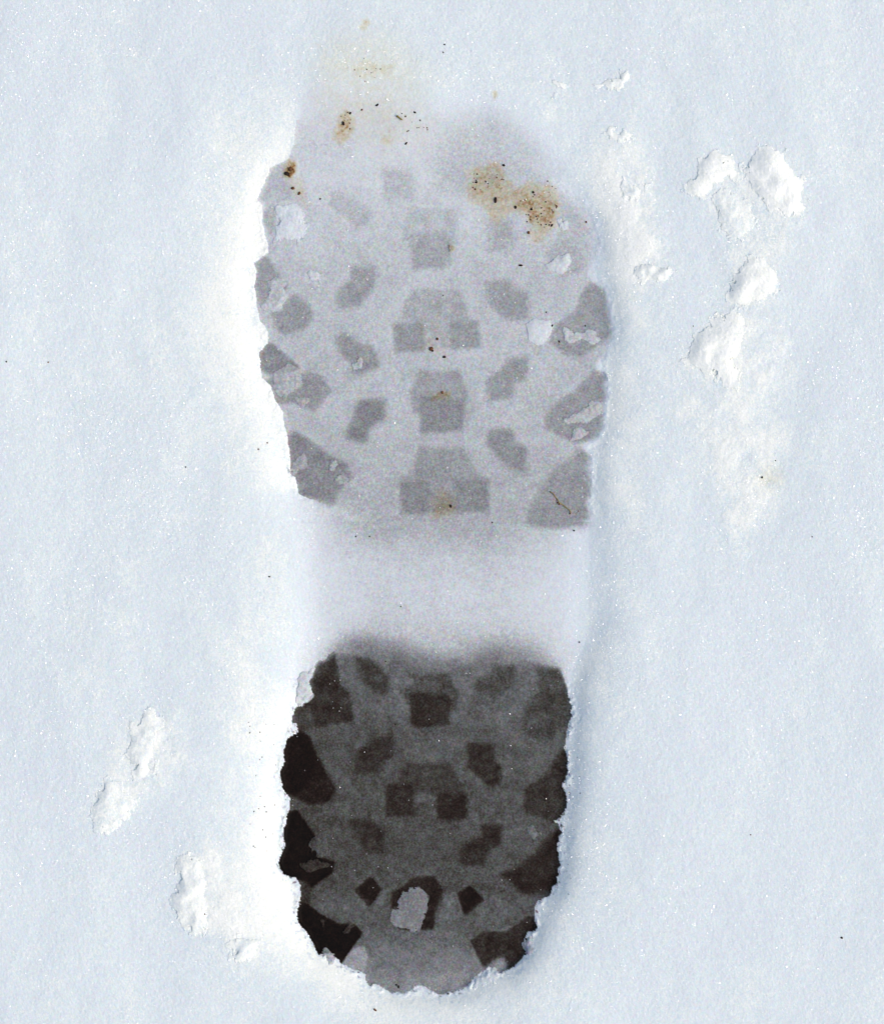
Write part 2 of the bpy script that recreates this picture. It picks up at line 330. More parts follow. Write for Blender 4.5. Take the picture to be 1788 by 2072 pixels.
stain('tan fleck pair on the dark square block of the central row', [(T4, [(90, 1250), (190, 1230), (200, 1290), (90, 1310)], .5, 3)])
stain('faint grey brown smudge on the open snow right of the print', [(T2, [(0, 0)] * 3, 0, 1), (TX, [(1530, 960), (1562, 944), (1580, 965), (1572, 990), (1545, 995)], .13, 11)])
stain('pale tan fleck alone above the toe', [(T1, [(1000, 230), (1010, 170), (1060, 165), (1040, 230)], .4, 3)])
stain('small olive fleck at the upper right of the toe', [(T2, [(540, 710), (580, 715), (578, 765), (545, 770)], .6, 2)])
stain('olive fleck on the topmost square block of the central row', [(T2, [(205, 1885), (225, 1890), (235, 1930), (205, 1940)], .75, 1.6)])
stain('tan smear scattered with grit at the front of the toe', [(T1, [(1140, 1030), (1250, 1050), (1240, 1110), (1150, 1100)], .26, 5), (T1, [(1280, 930), (1540, 950), (1530, 1020), (1290, 1010)], .14, 8), (T1, [(1010, 830), (1130, 820), (1080, 890), (1020, 890)], .2, 5)])
# very weak yellowing of the snow in front of the toe, no outline of its own
stain('', [(TX, [(640, 90), (760, 60), (850, 130), (860, 290), (760, 300), (640, 210)], .12, 30)], 1, False)
stain('', [(TX, [(855, 620), (890, 620), (900, 720), (860, 720)], .05, 8)], 1, False)

# ------------------------------------------------------------------ heights (metres)
ff = np.maximum(fore_a, heel_m)
arch_h = full(ARCH, 3) / (1 + np.exp(-(X - 640) / 26.0)) / (1 + np.exp((X - 1192) / 16.0))
body = np.maximum(ff, arch_h)
toe_h = full(TOE, 0)
b_near = blur(body, 7 / STEP); b_mid = blur(body, 26 / STEP); b_far = blur(np.maximum(body, toe_h), 72 / STEP)
side = np.clip((880 - X) / 240, 0, 1)                       # 1 at the left of the print
side = blur(side, 20)
wl = 0.02 * b_near + 0.30 * b_mid + 0.70 * b_far
wr = 0.06 * b_near + 0.34 * b_mid + 0.64 * b_far
wall = 2.3 * (wl * side + wr * (1 - side))
wall = np.clip(np.where(wall < .7, wall, 1 - .3 * np.exp(-(wall - .7) / .3)), 0, 1)
wsm = np.maximum(wall, blur(body, 1.0))
wsm = blur(wsm, 2.2) * (1 - side) + blur(wsm, 1.3) * side
d_y = yint([(140, 0.5), (260, 2.2), (360, 4.0), (500, 6.0), (900, 7.5), (1040, 8.0), (1110, 6.4), (1200, 5.8), (1290, 7.0), (1350, 9.5), (1700, 11), (2010, 10)])
d_y = blur(d_y, 8)
H = -0.72 * d_y * wsm
az = np.clip((Y - 1020) / 50, 0, 1) * np.clip((1340 - Y) / 50, 0, 1)
H = H * (1 - az) + blur(H, 15 / STEP) * az
az3 = np.clip((Y - 985) / 30, 0, 1) * np.clip((790 - X) / 60, 0, 1) * (Y < 1200)
H = H * (1 - az3) + blur(H, 12 / STEP) * az3
az2 = np.clip((330 - Y) / 80, 0, 1)
H = H * (1 - az2) + blur(H, 12 / STEP) * az2
H -= 0.22 * blur(depth_extra, 2.0) * body
# rim pushed up a little round the print
H += 0.5 * powder * (.7 + .7 * fbm(X, Y, 40, 4, 68))
ring = np.clip(b_far * 2, 0, 1) * (1 - np.clip(b_mid * 2, 0, 1))
H += 0.8 * ring * (1 - 0.5 * side)

NX = 26
grow = np.cumsum(STEP * 1.62 ** np.arange(1, NX + 1))
gx = np.concatenate([xs[0] - grow[::-1], xs, xs[-1] + grow])
gy = np.concatenate([ys[0] - grow[::-1], ys, ys[-1] + grow])
XX, YY = np.meshgrid(gx, gy)
def padz(A, mode='constant'):
    return np.pad(A, NX, mode=mode)
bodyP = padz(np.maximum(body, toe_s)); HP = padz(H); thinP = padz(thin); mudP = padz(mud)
base_t = 1 - 235.5 / 255.0
bx = np.minimum(np.minimum(XX - xs[0], xs[-1] - XX), np.minimum(YY - ys[0], ys[-1] - YY))
bx = np.clip(bx / 90.0, 0, 1)                       # the detailed patch runs out into the plain snow round it
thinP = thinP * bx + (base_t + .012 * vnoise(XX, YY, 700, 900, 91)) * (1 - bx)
out = 1 - bodyP
und = 0.8 * vnoise(XX + 60 * vnoise(XX, YY, 300, 300, 71), YY, 230, 420, 51) + 0.25 * vnoise(XX + 0.25 * YY, YY, 95, 230, 52) + 0.10 * vnoise(XX - 0.3 * YY, YY, 48, 90, 53) + 0.045 * vnoise(XX, YY, 24, 30, 56)
grain = 0.03 * vnoise(XX, YY, 10, 10, 54) + 0.03 * vnoise(XX, YY, 5.2, 5.2, 55)
rng = np.random.RandomState(4)
fine = rng.normal(0, 0.036, XX.shape)
fine[:NX] = 0; fine[-NX:] = 0; fine[:, :NX] = 0; fine[:, -NX:] = 0
edgeP = padz(edge_w)
bw = padz(blur(body, 10 / STEP))
rgh = np.clip(edgeP * 2, 0, 1) * (1 - bodyP)
HP = HP + und * (1 - 0.85 * bw) + grain * (0.35 + 0.65 * out + 3.0 * rgh) + fine * (0.6 + 0.4 * out)
# broken lip: coarse crumbs of snow standing on the rim of the print
lip = np.clip(1 - np.abs(edgeP - 0.36) / 0.2, 0, 1) * (1 - bodyP)
HP += lip * (0.45 + 0.7 * np.clip((YY - 1350) / 120, 0, 1)) * np.clip(fbm(XX, YY, 9, 2, 61), 0, 1)
# slow swell far from the print, outside the picture
far = np.clip((np.hypot(XX - CX, YY - CY) - 2200) / 6000, 0, 1)
HP += far * 18 * vnoise(XX, YY, 9000, 9000, 57)
Z = HP * 0.001
PXw = (XX - CX) * S; PYw = (CY - YY) * S

def ground_z(x, y):
    i = np.clip(((np.asarray(x) - xs[0]) / STEP), 0, len(xs) - 2); j = np.clip(((np.asarray(y) - ys[0]) / STEP), 0, len(ys) - 2)
    ii = i.astype(int); jj = j.astype(int); fi = i - ii; fj = j - jj
    a = Z[jj + NX, ii + NX] * (1 - fi) + Z[jj + NX, ii + NX + 1] * fi
    b = Z[jj + NX + 1, ii + NX] * (1 - fi) + Z[jj + NX + 1, ii + NX + 1] * fi
    return a * (1 - fj) + b * fj

# ------------------------------------------------------------------ materials
def N(nt, t, **kw):
    n = nt.nodes.new(t)
    for k, v in kw.items():
        setattr(n, k, v)
    return n

def snow_material():
    m = bpy.data.materials.new("packed_snow")
    m.use_nodes = True
    nt = m.node_tree; L = nt.links
    b = nt.nodes['Principled BSDF']
    geo = N(nt, 'ShaderNodeNewGeometry')
    at = N(nt, 'ShaderNodeAttribute', attribute_name='thin')
    am = N(nt, 'ShaderNodeAttribute', attribute_name='mud')
    # grain: fine brightness grain of the crystals
    n1 = N(nt, 'ShaderNodeTexNoise'); n1.inputs['Scale'].default_value = 1500; n1.inputs['Detail'].default_value = 3; n1.inputs['Roughness'].default_value = .7
    L.new(geo.outputs['Position'], n1.inputs['Vector'])
    n2 = N(nt, 'ShaderNodeTexNoise'); n2.inputs['Scale'].default_value = 260; n2.inputs['Detail'].default_value = 4
    L.new(geo.outputs['Position'], n2.inputs['Vector'])
    # the mottled look: soil shows more or less through the crust
    a1 = N(nt, 'ShaderNodeMath', operation='MULTIPLY_ADD'); L.new(n1.outputs['Fac'], a1.inputs[0]); a1.inputs[1].default_value = .34; a1.inputs[2].default_value = -.17
    a2 = N(nt, 'ShaderNodeMath', operation='MULTIPLY_ADD'); L.new(n2.outputs['Fac'], a2.inputs[0]); a2.inputs[1].default_value = .11; a2.inputs[2].default_value = -.055
    s = N(nt, 'ShaderNodeMath', operation='ADD'); L.new(a1.outputs[0], s.inputs[0]); L.new(a2.outputs[0], s.inputs[1])
    # stronger in the middle thicknesses
    wgt = N(nt, 'ShaderNodeMapRange'); L.new(at.outputs['Fac'], wgt.inputs[0]); wgt.inputs[1].default_value = .03; wgt.inputs[2].default_value = .4; wgt.inputs[3].default_value = .34; wgt.inputs[4].default_value = 1.15
    sm = N(nt, 'ShaderNodeMath', operation='MULTIPLY'); L.new(s.outputs[0], sm.inputs[0]); L.new(wgt.outputs[0], sm.inputs[1])
    t = N(nt, 'ShaderNodeMath', operation='ADD', use_clamp=True); L.new(at.outputs['Fac'], t.inputs[0]); L.new(sm.outputs[0], t.inputs[1])
    r = N(nt, 'ShaderNodeValToRGB'); L.new(t.outputs[0], r.inputs[0])
    # albedo by crust thickness over dark soil; cream end also carries the painted glow
    def srgb(c):
        return tuple(((v / 255 + .055) / 1.055) ** 2.4 if v > 10 else v / 255 / 12.92 for v in c)
    K = 1.22
    stops = [(0.0, (253, 254, 244), .97), (0.025, (250, 251, 238), .97), (0.066, (231, 240, 236), .93), (0.11, (219, 225, 224), 1.03), (0.2, (203, 207, 205), 1.05), (0.35, (164, 166, 164), 1.0), (0.5, (128, 128, 127), .95),
             (0.62, (98, 99, 95), .88), (0.72, (70, 67, 60), .85), (0.82, (46, 36, 30), .85), (0.9, (27, 15, 9), .9), (1.0, (8, 4, 2), 1)]
    el = r.color_ramp.elements
    while len(el) > 1: el.remove(el[-1])
    for i, (p, c, k) in enumerate(stops):
        e = el[0] if i == 0 else el.new(p)
        e.position = p
        c = srgb(c)
        e.color = (min(.96, c[0] * k), min(.96, c[1] * k), min(.96, c[2] * k), 1)
    # coloured mottling
    nc = N(nt, 'ShaderNodeTexNoise'); nc.inputs['Scale'].default_value = 900; nc.inputs['Detail'].default_value = 2
    L.new(geo.outputs['Position'], nc.inputs['Vector'])
    hv = N(nt, 'ShaderNodeMix', data_type='RGBA', blend_type='OVERLAY'); hv.inputs['Factor'].default_value = .42
    L.new(r.outputs[0], hv.inputs[6]); L.new(nc.outputs['Color'], hv.inputs[7])
    # mud
    nm = N(nt, 'ShaderNodeTexNoise'); nm.inputs['Scale'].default_value = 1100; nm.inputs['Detail'].default_value = 5
    L.new(geo.outputs['Position'], nm.inputs['Vector'])
    mr = N(nt, 'ShaderNodeMapRange'); L.new(nm.outputs['Fac'], mr.inputs[0]); mr.inputs[1].default_value = .33; mr.inputs[2].default_value = .68; mr.inputs[3].default_value = .65; mr.inputs[4].default_value = 1.35
    mm = N(nt, 'ShaderNodeMath', operation='MULTIPLY', use_clamp=True); L.new(am.outputs['Fac'], mm.inputs[0]); L.new(mr.outputs[0], mm.inputs[1])
    mc = N(nt, 'ShaderNodeValToRGB'); L.new(mm.outputs[0], mc.inputs[0])
    e = mc.color_ramp.elements
    e[0].position = 0; e[0].color = (1, 1, 1, 1)
    e[1].position = 1; e[1].color = (.12, .05, .014, 1)
    x = e.new(.12); x.color = (.96, .90, .76, 1)
    x = e.new(.35); x.color = (.86, .70, .47, 1)
    x = e.new(.62); x.color = (.52, .29, .11, 1)
    mx = N(nt, 'ShaderNodeMix', data_type='RGBA', blend_type='MULTIPLY'); mx.inputs['Factor'].default_value = 1
    L.new(hv.outputs[2], mx.inputs[6]); L.new(mc.outputs[0], mx.inputs[7])
    L.new(mx.outputs[2], b.inputs['Base Color'])
    b.inputs['Roughness'].default_value = .62
    b.inputs['Specular IOR Level'].default_value = .22
    b.inputs['IOR'].default_value = 1.31
    bp = N(nt, 'ShaderNodeBump'); bp.inputs['Strength'].default_value = .5; bp.inputs['Distance'].default_value = .00022
    L.new(n1.outputs['Fac'], bp.inputs['Height']); L.new(bp.outputs[0], b.inputs['Normal'])
    return m

def plain(name, c, rough=.7, var=.35, scale=900, spec=.3):
    m = bpy.data.materials.new(name)
    m.use_nodes = True
    nt = m.node_tree; L = nt.links
    b = nt.nodes['Principled BSDF']
    geo = N(nt, 'ShaderNodeNewGeometry')
    n = N(nt, 'ShaderNodeTexNoise'); n.inputs['Scale'].default_value = scale; n.inputs['Detail'].default_value = 3
    L.new(geo.outputs['Position'], n.inputs['Vector'])
    r = N(nt, 'ShaderNodeValToRGB'); L.new(n.outputs['Fac'], r.inputs[0])
    r.color_ramp.elements[0].position = .3; r.color_ramp.elements[0].color = tuple(v * (1 - var) for v in c) + (1,)
    r.color_ramp.elements[1].position = .7; r.color_ramp.elements[1].color = tuple(min(1, v * (1 + var)) for v in c) + (1,)
    L.new(r.outputs[0], b.inputs['Base Color'])
    b.inputs['Roughness'].default_value = rough
    b.inputs['Specular IOR Level'].default_value = spec
    return m

M_SNOW = snow_material()
M_SOIL = plain('dark_soil', (.022, .012, .007), .8)
M_RED = plain('brown_soil', (.13, .055, .022), .8)
M_STRAW = plain('green_straw', (.22, .17, .03), .5)
M_ROOT = plain('dry_rootlet', (.26, .20, .08), .7)
M_ICE = plain('ice_facet', (.97, .97, .97), .12, .02, 900, 1.0)
M_ICE.node_tree.nodes['Principled BSDF'].inputs['Metallic'].default_value = .09

# ------------------------------------------------------------------ mesh helpers
def mesh_obj(name, V, F, mat, parent=None, smooth=True, thin=None, mud=None, loops=4):
    me = bpy.data.meshes.new(name)
    V = np.asarray(V, np.float32); F = np.asarray(F, np.int32)
    me.vertices.add(len(V)); me.vertices.foreach_set('co', V.ravel())
    n = F.shape[1]
    me.loops.add(F.size); me.loops.foreach_set('vertex_index', F.ravel())
    me.polygons.add(len(F)); me.polygons.foreach_set('loop_start', np.arange(0, F.size, n, dtype=np.int32))
    if smooth:
        me.polygons.foreach_set('use_smooth', np.ones(len(F), bool))
    me.update(calc_edges=True)
    for nm, arr in (('thin', thin), ('mud', mud)):
        if arr is not None:
            a = me.attributes.new(nm, 'FLOAT', 'POINT')
            a.data.foreach_set('value', np.broadcast_to(np.asarray(arr, np.float32), (len(V),)).copy())
    me.materials.append(mat)
    o = bpy.data.objects.new(name, me)
    col.objects.link(o)
    if parent is not None:
        o.parent = parent
    return o

def tag(o, label=None, cat=None, group=None, kind=None):
    if label: o['label'] = label
    if cat: o['category'] = cat
    if group: o['group'] = group
    if kind: o['kind'] = kind
    return o

# ------------------------------------------------------------------ cut the one surface into its objects
# regions of the floor: 0 open snow, 1 forefoot, 2 arch, 3 heel, 100.. tread marks, 300.. mud stains
reg = np.zeros(X.shape, np.int32)
toe_reg = full(TOE, 0) > .5
reg[(toe_reg | (fore_m > .5)) & (Y < 1075)] = 1
reg[(full(ARCH, 0) > .5) & (Y >= 1062) & (Y < 1345)] = 2
reg[(heel_m > .5) & (Y > 1300)] = 3
reg[(full(HEELTOP, 0) > .5) & (Y > 1286) & (Y < 1400)] = 3
lug_ok = (ids >= 100) & (ids < 300) & (reg > 0)
reg = np.where(lug_ok | (ids >= 300), ids, reg)
REG = np.pad(reg, NX)
cell = REG[:-1, :-1]
W = XX.shape[1]
vi = (np.arange(XX.shape[0])[:, None] * W + np.arange(W)[None, :])
quads = np.stack([vi[:-1, :-1], vi[1:, :-1], vi[1:, 1:], vi[:-1, 1:]], axis=-1).reshape(-1, 4)
cellf = cell.ravel()
PV = np.stack([PXw, PYw, Z], axis=-1).reshape(-1, 3)
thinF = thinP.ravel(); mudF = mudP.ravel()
order = np.argsort(cellf, kind='stable'); sc = cellf[order]
def take(k):
    a, b = np.searchsorted(sc, [k, k + 1])
    return quads[order[a:b]]
def surf(name, k, parent=None, origin=None):
    Q = take(k)
    if len(Q) < 6:
        return None
    u, inv = np.unique(Q.ravel(), return_inverse=True)
    V = PV[u]
    if origin is not None:
        V = V - np.asarray(origin)
    o = mesh_obj(name, V, inv.reshape(-1, 4), M_SNOW, parent, True, thinF[u], mudF[u])
    return o

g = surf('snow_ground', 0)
tag(g, 'bluish white granular snow around the boot print', 'snow', None, 'structure')

bp_root = bpy.data.objects.new('boot_print', None)
bp_root.empty_display_size = .02
bp_root.location = ((880 - CX) * S, (CY - 1100) * S, -0.009)
col.objects.link(bp_root)
tag(bp_root, 'boot print pressed into snow, dark heel and paler forefoot with tread marks', 'footprint')
org = tuple(bp_root.location)
fore_o = surf('forefoot_imprint', 1, bp_root, org); fore_o['label'] = 'pale grey forefoot floor of the print'
arch_o = surf('arch_imprint', 2, bp_root, org); arch_o['label'] = 'smooth bluish snow saddle between forefoot and heel'
heel_o = surf('heel_imprint', 3, bp_root, org); heel_o['label'] = 'dark grey heel floor where the soil shows through'
for k, region, label in LUGS:
    o = surf('tread_mark', k, fore_o if region == 'fore' else heel_o, org)
    if o: o['label'] = label
for k, label in STAINS:
    o = surf('mud_stain', k)
    if o: tag(o, label, 'mud stain', 'mud stains on the snow')

# ------------------------------------------------------------------ loose clumps of snow
def clump(tr, pts, thick, grey, label, group, st=1.6, rough=26, lump=1.0, edge=.5, cat='snow clump', name='snow_clump', power=.6):
    poly = tr(pts)
    px = [p[0] for p in poly]; py = [p[1] for p in poly]
    x0, x1, y0, y1 = min(px) - 16, max(px) + 16, min(py) - 16, max(py) + 16
    a = np.arange(x0, x1, st); b = np.arange(y0, y1, st)
    A, B = np.meshgrid(a, b)
    sd = int(x0 * 7 + y0) % 997
    m = inside(poly, A + rough * fbm(A, B, 22, 4, sd), B + rough * fbm(A, B, 22, 4, sd + 3)).astype(float)
    size = min(x1 - x0, y1 - y0) - 32
    bl = blur(np.pad(m, 4), max(1.5, size / 7 / st))[4:-4, 4:-4]
    lo = .455 if cat == 'snow clump' else .42
    dome = np.clip((bl - lo) / (1.0 - lo), 0, 1) ** 1.15
    n = .95 * fbm(A, B, size / 2.2, 2, sd + 5) + .14 * fbm(A, B, 16, 4, sd + 6) * lump
    zg = ground_z(A, B)
    h = (.42 if cat == 'snow clump' else .3) * thick * .001 * dome * (1 + .9 * n) + .00005 * vnoise(A, B, 4, 4, sd + 8) * lump + .00002 * np.random.RandomState(sd).normal(0, 1, A.shape)
    zt = zg + np.maximum(h, .00004)
    W = A.shape[1]
    idx = np.arange(A.size).reshape(A.shape)
    cm = (m[:-1, :-1] > .5)
    Q = np.stack([idx[:-1, :-1], idx[1:, :-1], idx[1:, 1:], idx[:-1, 1:]], -1)[cm]
    if len(Q) < 8: return None
    # skirt round the border
    e = np.concatenate([Q[:, [0, 1]], Q[:, [1, 2]], Q[:, [2, 3]], Q[:, [3, 0]]])
    key = np.sort(e, 1); key = key[:, 0] * A.size + key[:, 1]
    uq, ix, ct = np.unique(key, return_index=True, return_counts=True)
    be = e[ix[ct == 1]]
    nA = A.size
    Vt = np.stack([(A - CX) * S, (CY - B) * S, zt], -1).reshape(-1, 3)
    Vb = np.stack([(A - CX) * S, (CY - B) * S, zg - .0006], -1).reshape(-1, 3)
    V = np.concatenate([Vt, Vb])
    sk = np.stack([be[:, 1], be[:, 0], be[:, 0] + nA, be[:, 1] + nA], 1)
    F = np.concatenate([Q, Q[:, ::-1] + nA, sk])
    u, inv = np.unique(F.ravel(), return_inverse=True)
    V = V[u]
    cx = (sum(px) / len(px) - CX) * S; cy = (CY - sum(py) / len(py)) * S
    c = np.array([cx, cy, float(ground_z(sum(px) / len(px), sum(py) / len(py)))])
    gi = np.clip(((A - xs[0]) / STEP).astype(int), 0, len(xs) - 1); gj = np.clip(((B - ys[0]) / STEP).astype(int), 0, len(ys) - 1)
    soft = np.clip((bl + .22 * fbm(A, B, 16, 4, sd + 11) - .28) / .25, 0, 1) if cat == 'snow clump' else np.clip((bl - .3) / .2, 0, 1)
    if cat == 'snow crumb': soft = soft * .8
    tv = (1 - (grey + 6 * fbm(A, B, 12, 3, sd + 9)) / 255.) * soft + thin[gj, gi] * (1 - soft)
    tv = np.concatenate([tv.ravel(), tv.ravel()])[u]
    o = mesh_obj(name, V - c, inv.reshape(-1, 4), M_SNOW, None, True, np.clip(tv, 0, 1), np.zeros(len(u)))
    o.location = c
    tag(o, label, cat, group)
    return o

GR = 'lumps of fresh snow thrown up right of the print'
clump(T9, [(610, 440), (600, 340), (620, 260), (700, 210), (710, 150), (780, 120), (900, 140), (940, 220), (930, 280), (850, 310), (790, 340), (760, 380), (700, 420)], 3.4, 250, 'rounded white snow lump, left one of the two topmost lumps at the right', GR)
clump(T9, [(1000, 180), (1090, 150), (1100, 120), (1200, 110), (1270, 140), (1280, 200), (1380, 310), (1390, 400), (1380, 560), (1290, 560), (1200, 490), (1100, 440), (1040, 370), (990, 290)], 4.6, 252, 'largest bright white snow lump, right one of the two topmost lumps', GR)
clump(T9, [(800, 390), (870, 380), (960, 420), (1060, 500), (1100, 620), (960, 700), (900, 720), (850, 600), (830, 520), (790, 480)], 1.8, 245, 'low pale snow lump just below the two topmost lumps', GR)
clump(T9, [(960, 880), (1050, 780), (1130, 870), (1210, 920), (1220, 990), (1150, 1080), (1060, 1100), (1010, 1170), (940, 1170), (890, 1100), (870, 1000)], 3.6, 250, 'knobbly white snow lump between the top pair and the long lump at the right', GR)
clump(T9, [(650, 1330), (770, 1280), (860, 1180), (960, 1190), (1010, 1260), (990, 1350), (930, 1420), (900, 1480), (950, 1560), (930, 1730), (870, 1700), (770, 1590), (680, 1570), (600, 1510), (620, 1440)], 3.6, 250, 'long crooked snow lump with a tail pointing down, lowest at the right', GR)
clump(T9, [(280, 950), (340, 870), (430, 860), (540, 900), (440, 970), (320, 975)], 1.4, 246, 'flat small snow lump between the print edge and the knobbly lump', GR)
clump(T9, [(150, 310), (210, 270), (300, 320), (370, 350), (300, 400), (200, 390)], 1.4, 247, 'small flat snow lump at the upper right rim of the forefoot', GR)
clump(T2, [(1300, 640), (1400, 610), (1480, 590), (1530, 540), (1600, 560), (1620, 640), (1450, 680), (1320, 680)], 1.3, 248, 'thin ragged flake of snow above the right of the toe, nearer the right', GR)
clump(T2, [(940, 610), (1100, 640), (1090, 690), (1030, 730), (1000, 690)], 1.1, 248, 'tiny ragged flake of snow above the right of the toe, nearer the toe', GR)
clump(T2, [(1400, 1030), (1500, 980), (1590, 1020), (1580, 1110), (1520, 1130), (1470, 1070)], 1.4, 247, 'small roundish snow lump between the ragged flakes and the forefoot rim', GR)
GL = 'lumps of fresh snow thrown up left of the heel'
clump(T10, [(390, 240), (480, 160), (620, 130), (650, 220), (620, 300), (560, 400), (540, 620), (400, 640), (380, 560), (370, 400)], 2.4, 247, 'soft white snow lump, topmost of those left of the heel', GL)
clump(T10, [(170, 620), (330, 640), (420, 800), (360, 900), (200, 1060), (150, 960), (130, 800)], 1.9, 245, 'faint flat snow lump furthest left beside the heel', GL)
clump(T10, [(740, 1190), (840, 1160), (930, 1300), (920, 1480), (910, 1640), (940, 1780), (820, 1760), (760, 1650), (690, 1540), (700, 1470), (760, 1400), (720, 1290)], 2.4, 247, 'tall narrow snow lump left of the lower heel', GL)
clump(T10, [(1080, 1820), (1200, 1780), (1310, 1820), (1290, 1900), (1180, 1950), (1090, 1900)], 1.5, 246, 'small low snow lump below left of the heel', GL)
# crumbs lying in the print
GI = 'crumbs of snow fallen into the print'
cr = dict(cat='snow crumb', name='snow_crumb', rough=15, lump=1.6)
clump(T7, [(1380, 1020), (1450, 1030), (1520, 1090), (1530, 1200), (1470, 1290), (1430, 1390), (1340, 1340), (1240, 1300), (1220, 1230), (1300, 1180), (1310, 1090)], 1.8, 148, 'large pale grey snow crumb at the lower centre of the heel', GI, **cr)
clump(T7, [(600, 730), (640, 690), (700, 655), (740, 690), (780, 770), (700, 780), (610, 770)], 1.4, 92, 'upper grey crumb of two on the black left wedge of the heel', GI, **cr)
clump(T7, [(520, 840), (600, 830), (700, 810), (780, 840), (760, 890), (680, 900), (600, 915), (550, 880)], 1.2, 66, 'lower darker grey crumb of two on the black left wedge of the heel', GI, **cr)
clump(T7, [(870, 1320), (900, 1285), (940, 1310), (945, 1360), (900, 1395), (870, 1380)], 1.1, 66, 'little grey crumb on the jet black arrow shaped mark', GI, **cr)
clump(T7, [(680, 1270), (730, 1275), (740, 1310), (700, 1325)], .8, 52, 'tiny dark grey crumb at the tip of the jet black mark', GI, **cr)
clump(T8, [(820, 580), (860, 555), (915, 590), (920, 640), (850, 665), (825, 640)], 1.2, 122, 'small grey crumb near the right edge of the heel', GI, **cr)
clump(T5, [(560, 1500), (600, 1470), (630, 1500), (600, 1560), (640, 1620), (600, 1690), (530, 1750), (500, 1700), (520, 1600)], 1.8, 188, 'icy ragged crumb on the rim at the upper left of the heel', GI, **cr)
clump(T7, [(700, 1540), (740, 1505), (790, 1530), (830, 1570), (825, 1620), (760, 1620)], 1.4, 165, 'icy crumb on the lower left rim of the heel', GI, **cr)
clump(T8, [(800, 1440), (850, 1430), (870, 1480), (830, 1560), (795, 1530)], 1.4, 178, 'icy crumb on the lower right rim of the heel', GI, **cr)
clump(T8, [(480, 1690), (560, 1680), (620, 1700), (560, 1760), (400, 1790), (390, 1740)], 1.6, 205, 'pale icy crumb on the rim at the bottom of the heel', GI, **cr)
clump(T1, [(340, 1620), (380, 1570), (500, 1560), (560, 1640), (600, 1720), (570, 1830), (440, 1860), (330, 1860), (310, 1780), (380, 1720)], 2.2, 217, 'whitish snow crumb at the upper left edge of the forefoot', GI, **cr)
clump(T3, [(270, 390), (340, 360), (410, 400), (420, 500), (380, 610), (290, 600), (230, 610), (220, 560), (290, 480)], 1.5, 188, 'granular crumb between the two upper left wedge marks', GI, **cr)
clump(T3, [(330, 1100), (430, 1050), (540, 1060), (560, 1180), (480, 1240), (420, 1300), (340, 1260), (310, 1180)], 1.4, 176, 'granular crumb on the long dark left wedge mark', GI, **cr)
clump(T3, [(470, 1290), (540, 1260), (600, 1290), (560, 1360), (490, 1350)], 1.1, 172, 'small crumb below the granular crumb on the left wedge mark', GI, **cr)
clump(T3, [(460, 1780), (560, 1740), (600, 1800), (540, 1880), (480, 1870)], 1.1, 168, 'small icy crumb on the lower left wedge, by the edge', GI, **cr)
clump(T3, [(750, 1800), (790, 1770), (840, 1800), (820, 1840), (770, 1835)], 1.0, 172, 'tiny icy crumb on the lower left wedge, upper of the inner pair', GI, **cr)
clump(T3, [(810, 1900), (870, 1870), (900, 1910), (860, 1960), (820, 1950)], .9, 164, 'tiny icy crumb on the lower left wedge, lower of the inner pair', GI, **cr)
clump(T3, [(590, 340), (640, 290), (700, 330), (690, 390), (620, 400)], .9, 205, 'pale flat crumb below the upper left of the forefoot', GI, **cr)
clump(T3, [(930, 1020), (990, 970), (1010, 1030), (960, 1060)], .8, 188, 'white fleck of snow on a chevron mark', GI, **cr)
clump(T4, [(800, 720), (880, 670), (980, 690), (1010, 740), (960, 850), (890, 885), (820, 830)], 1.7, 214, 'smooth rounded white crumb in the right middle of the forefoot', GI, cat='snow crumb', name='snow_crumb', rough=4, lump=.5)
clump(T4, [(1060, 750), (1130, 740), (1200, 780), (1300, 740), (1400, 820), (1300, 860), (1180, 850), (1080, 840)], 1.4, 194, 'broken pale crumb on the right wedge mark', GI, **cr)
clump(T4, [(1070, 1470), (1180, 1400), (1290, 1300), (1380, 1340), (1390, 1440), (1260, 1470), (1120, 1500)], 1.4, 186, 'flat pale crumb on the lower right wedge mark', GI, **cr)
clump(T4, [(1150, 1540), (1220, 1500), (1290, 1560), (1240, 1610), (1160, 1600)], 1.1, 184, 'small crumb below the flat pale crumb at the right', GI, **cr)
clump(T4, [(980, 250), (1030, 200), (1150, 180), (1170, 250), (1100, 320), (1000, 310)], 1.3, 207, 'flat pale crumb below the largest mud smudge', GI, **cr)
clump(T2, [(1040, 1700), (1090, 1670), (1130, 1700), (1110, 1780), (1050, 1780)], 1.1, 204, 'small pale crumb right beside the largest mud smudge', GI, **cr)
clump(T4, [(1400, 1110), (1440, 1090), (1465, 1130), (1430, 1160)], 1.3, 205, 'tiny icy crumb hanging on the right rim', GI, **cr)

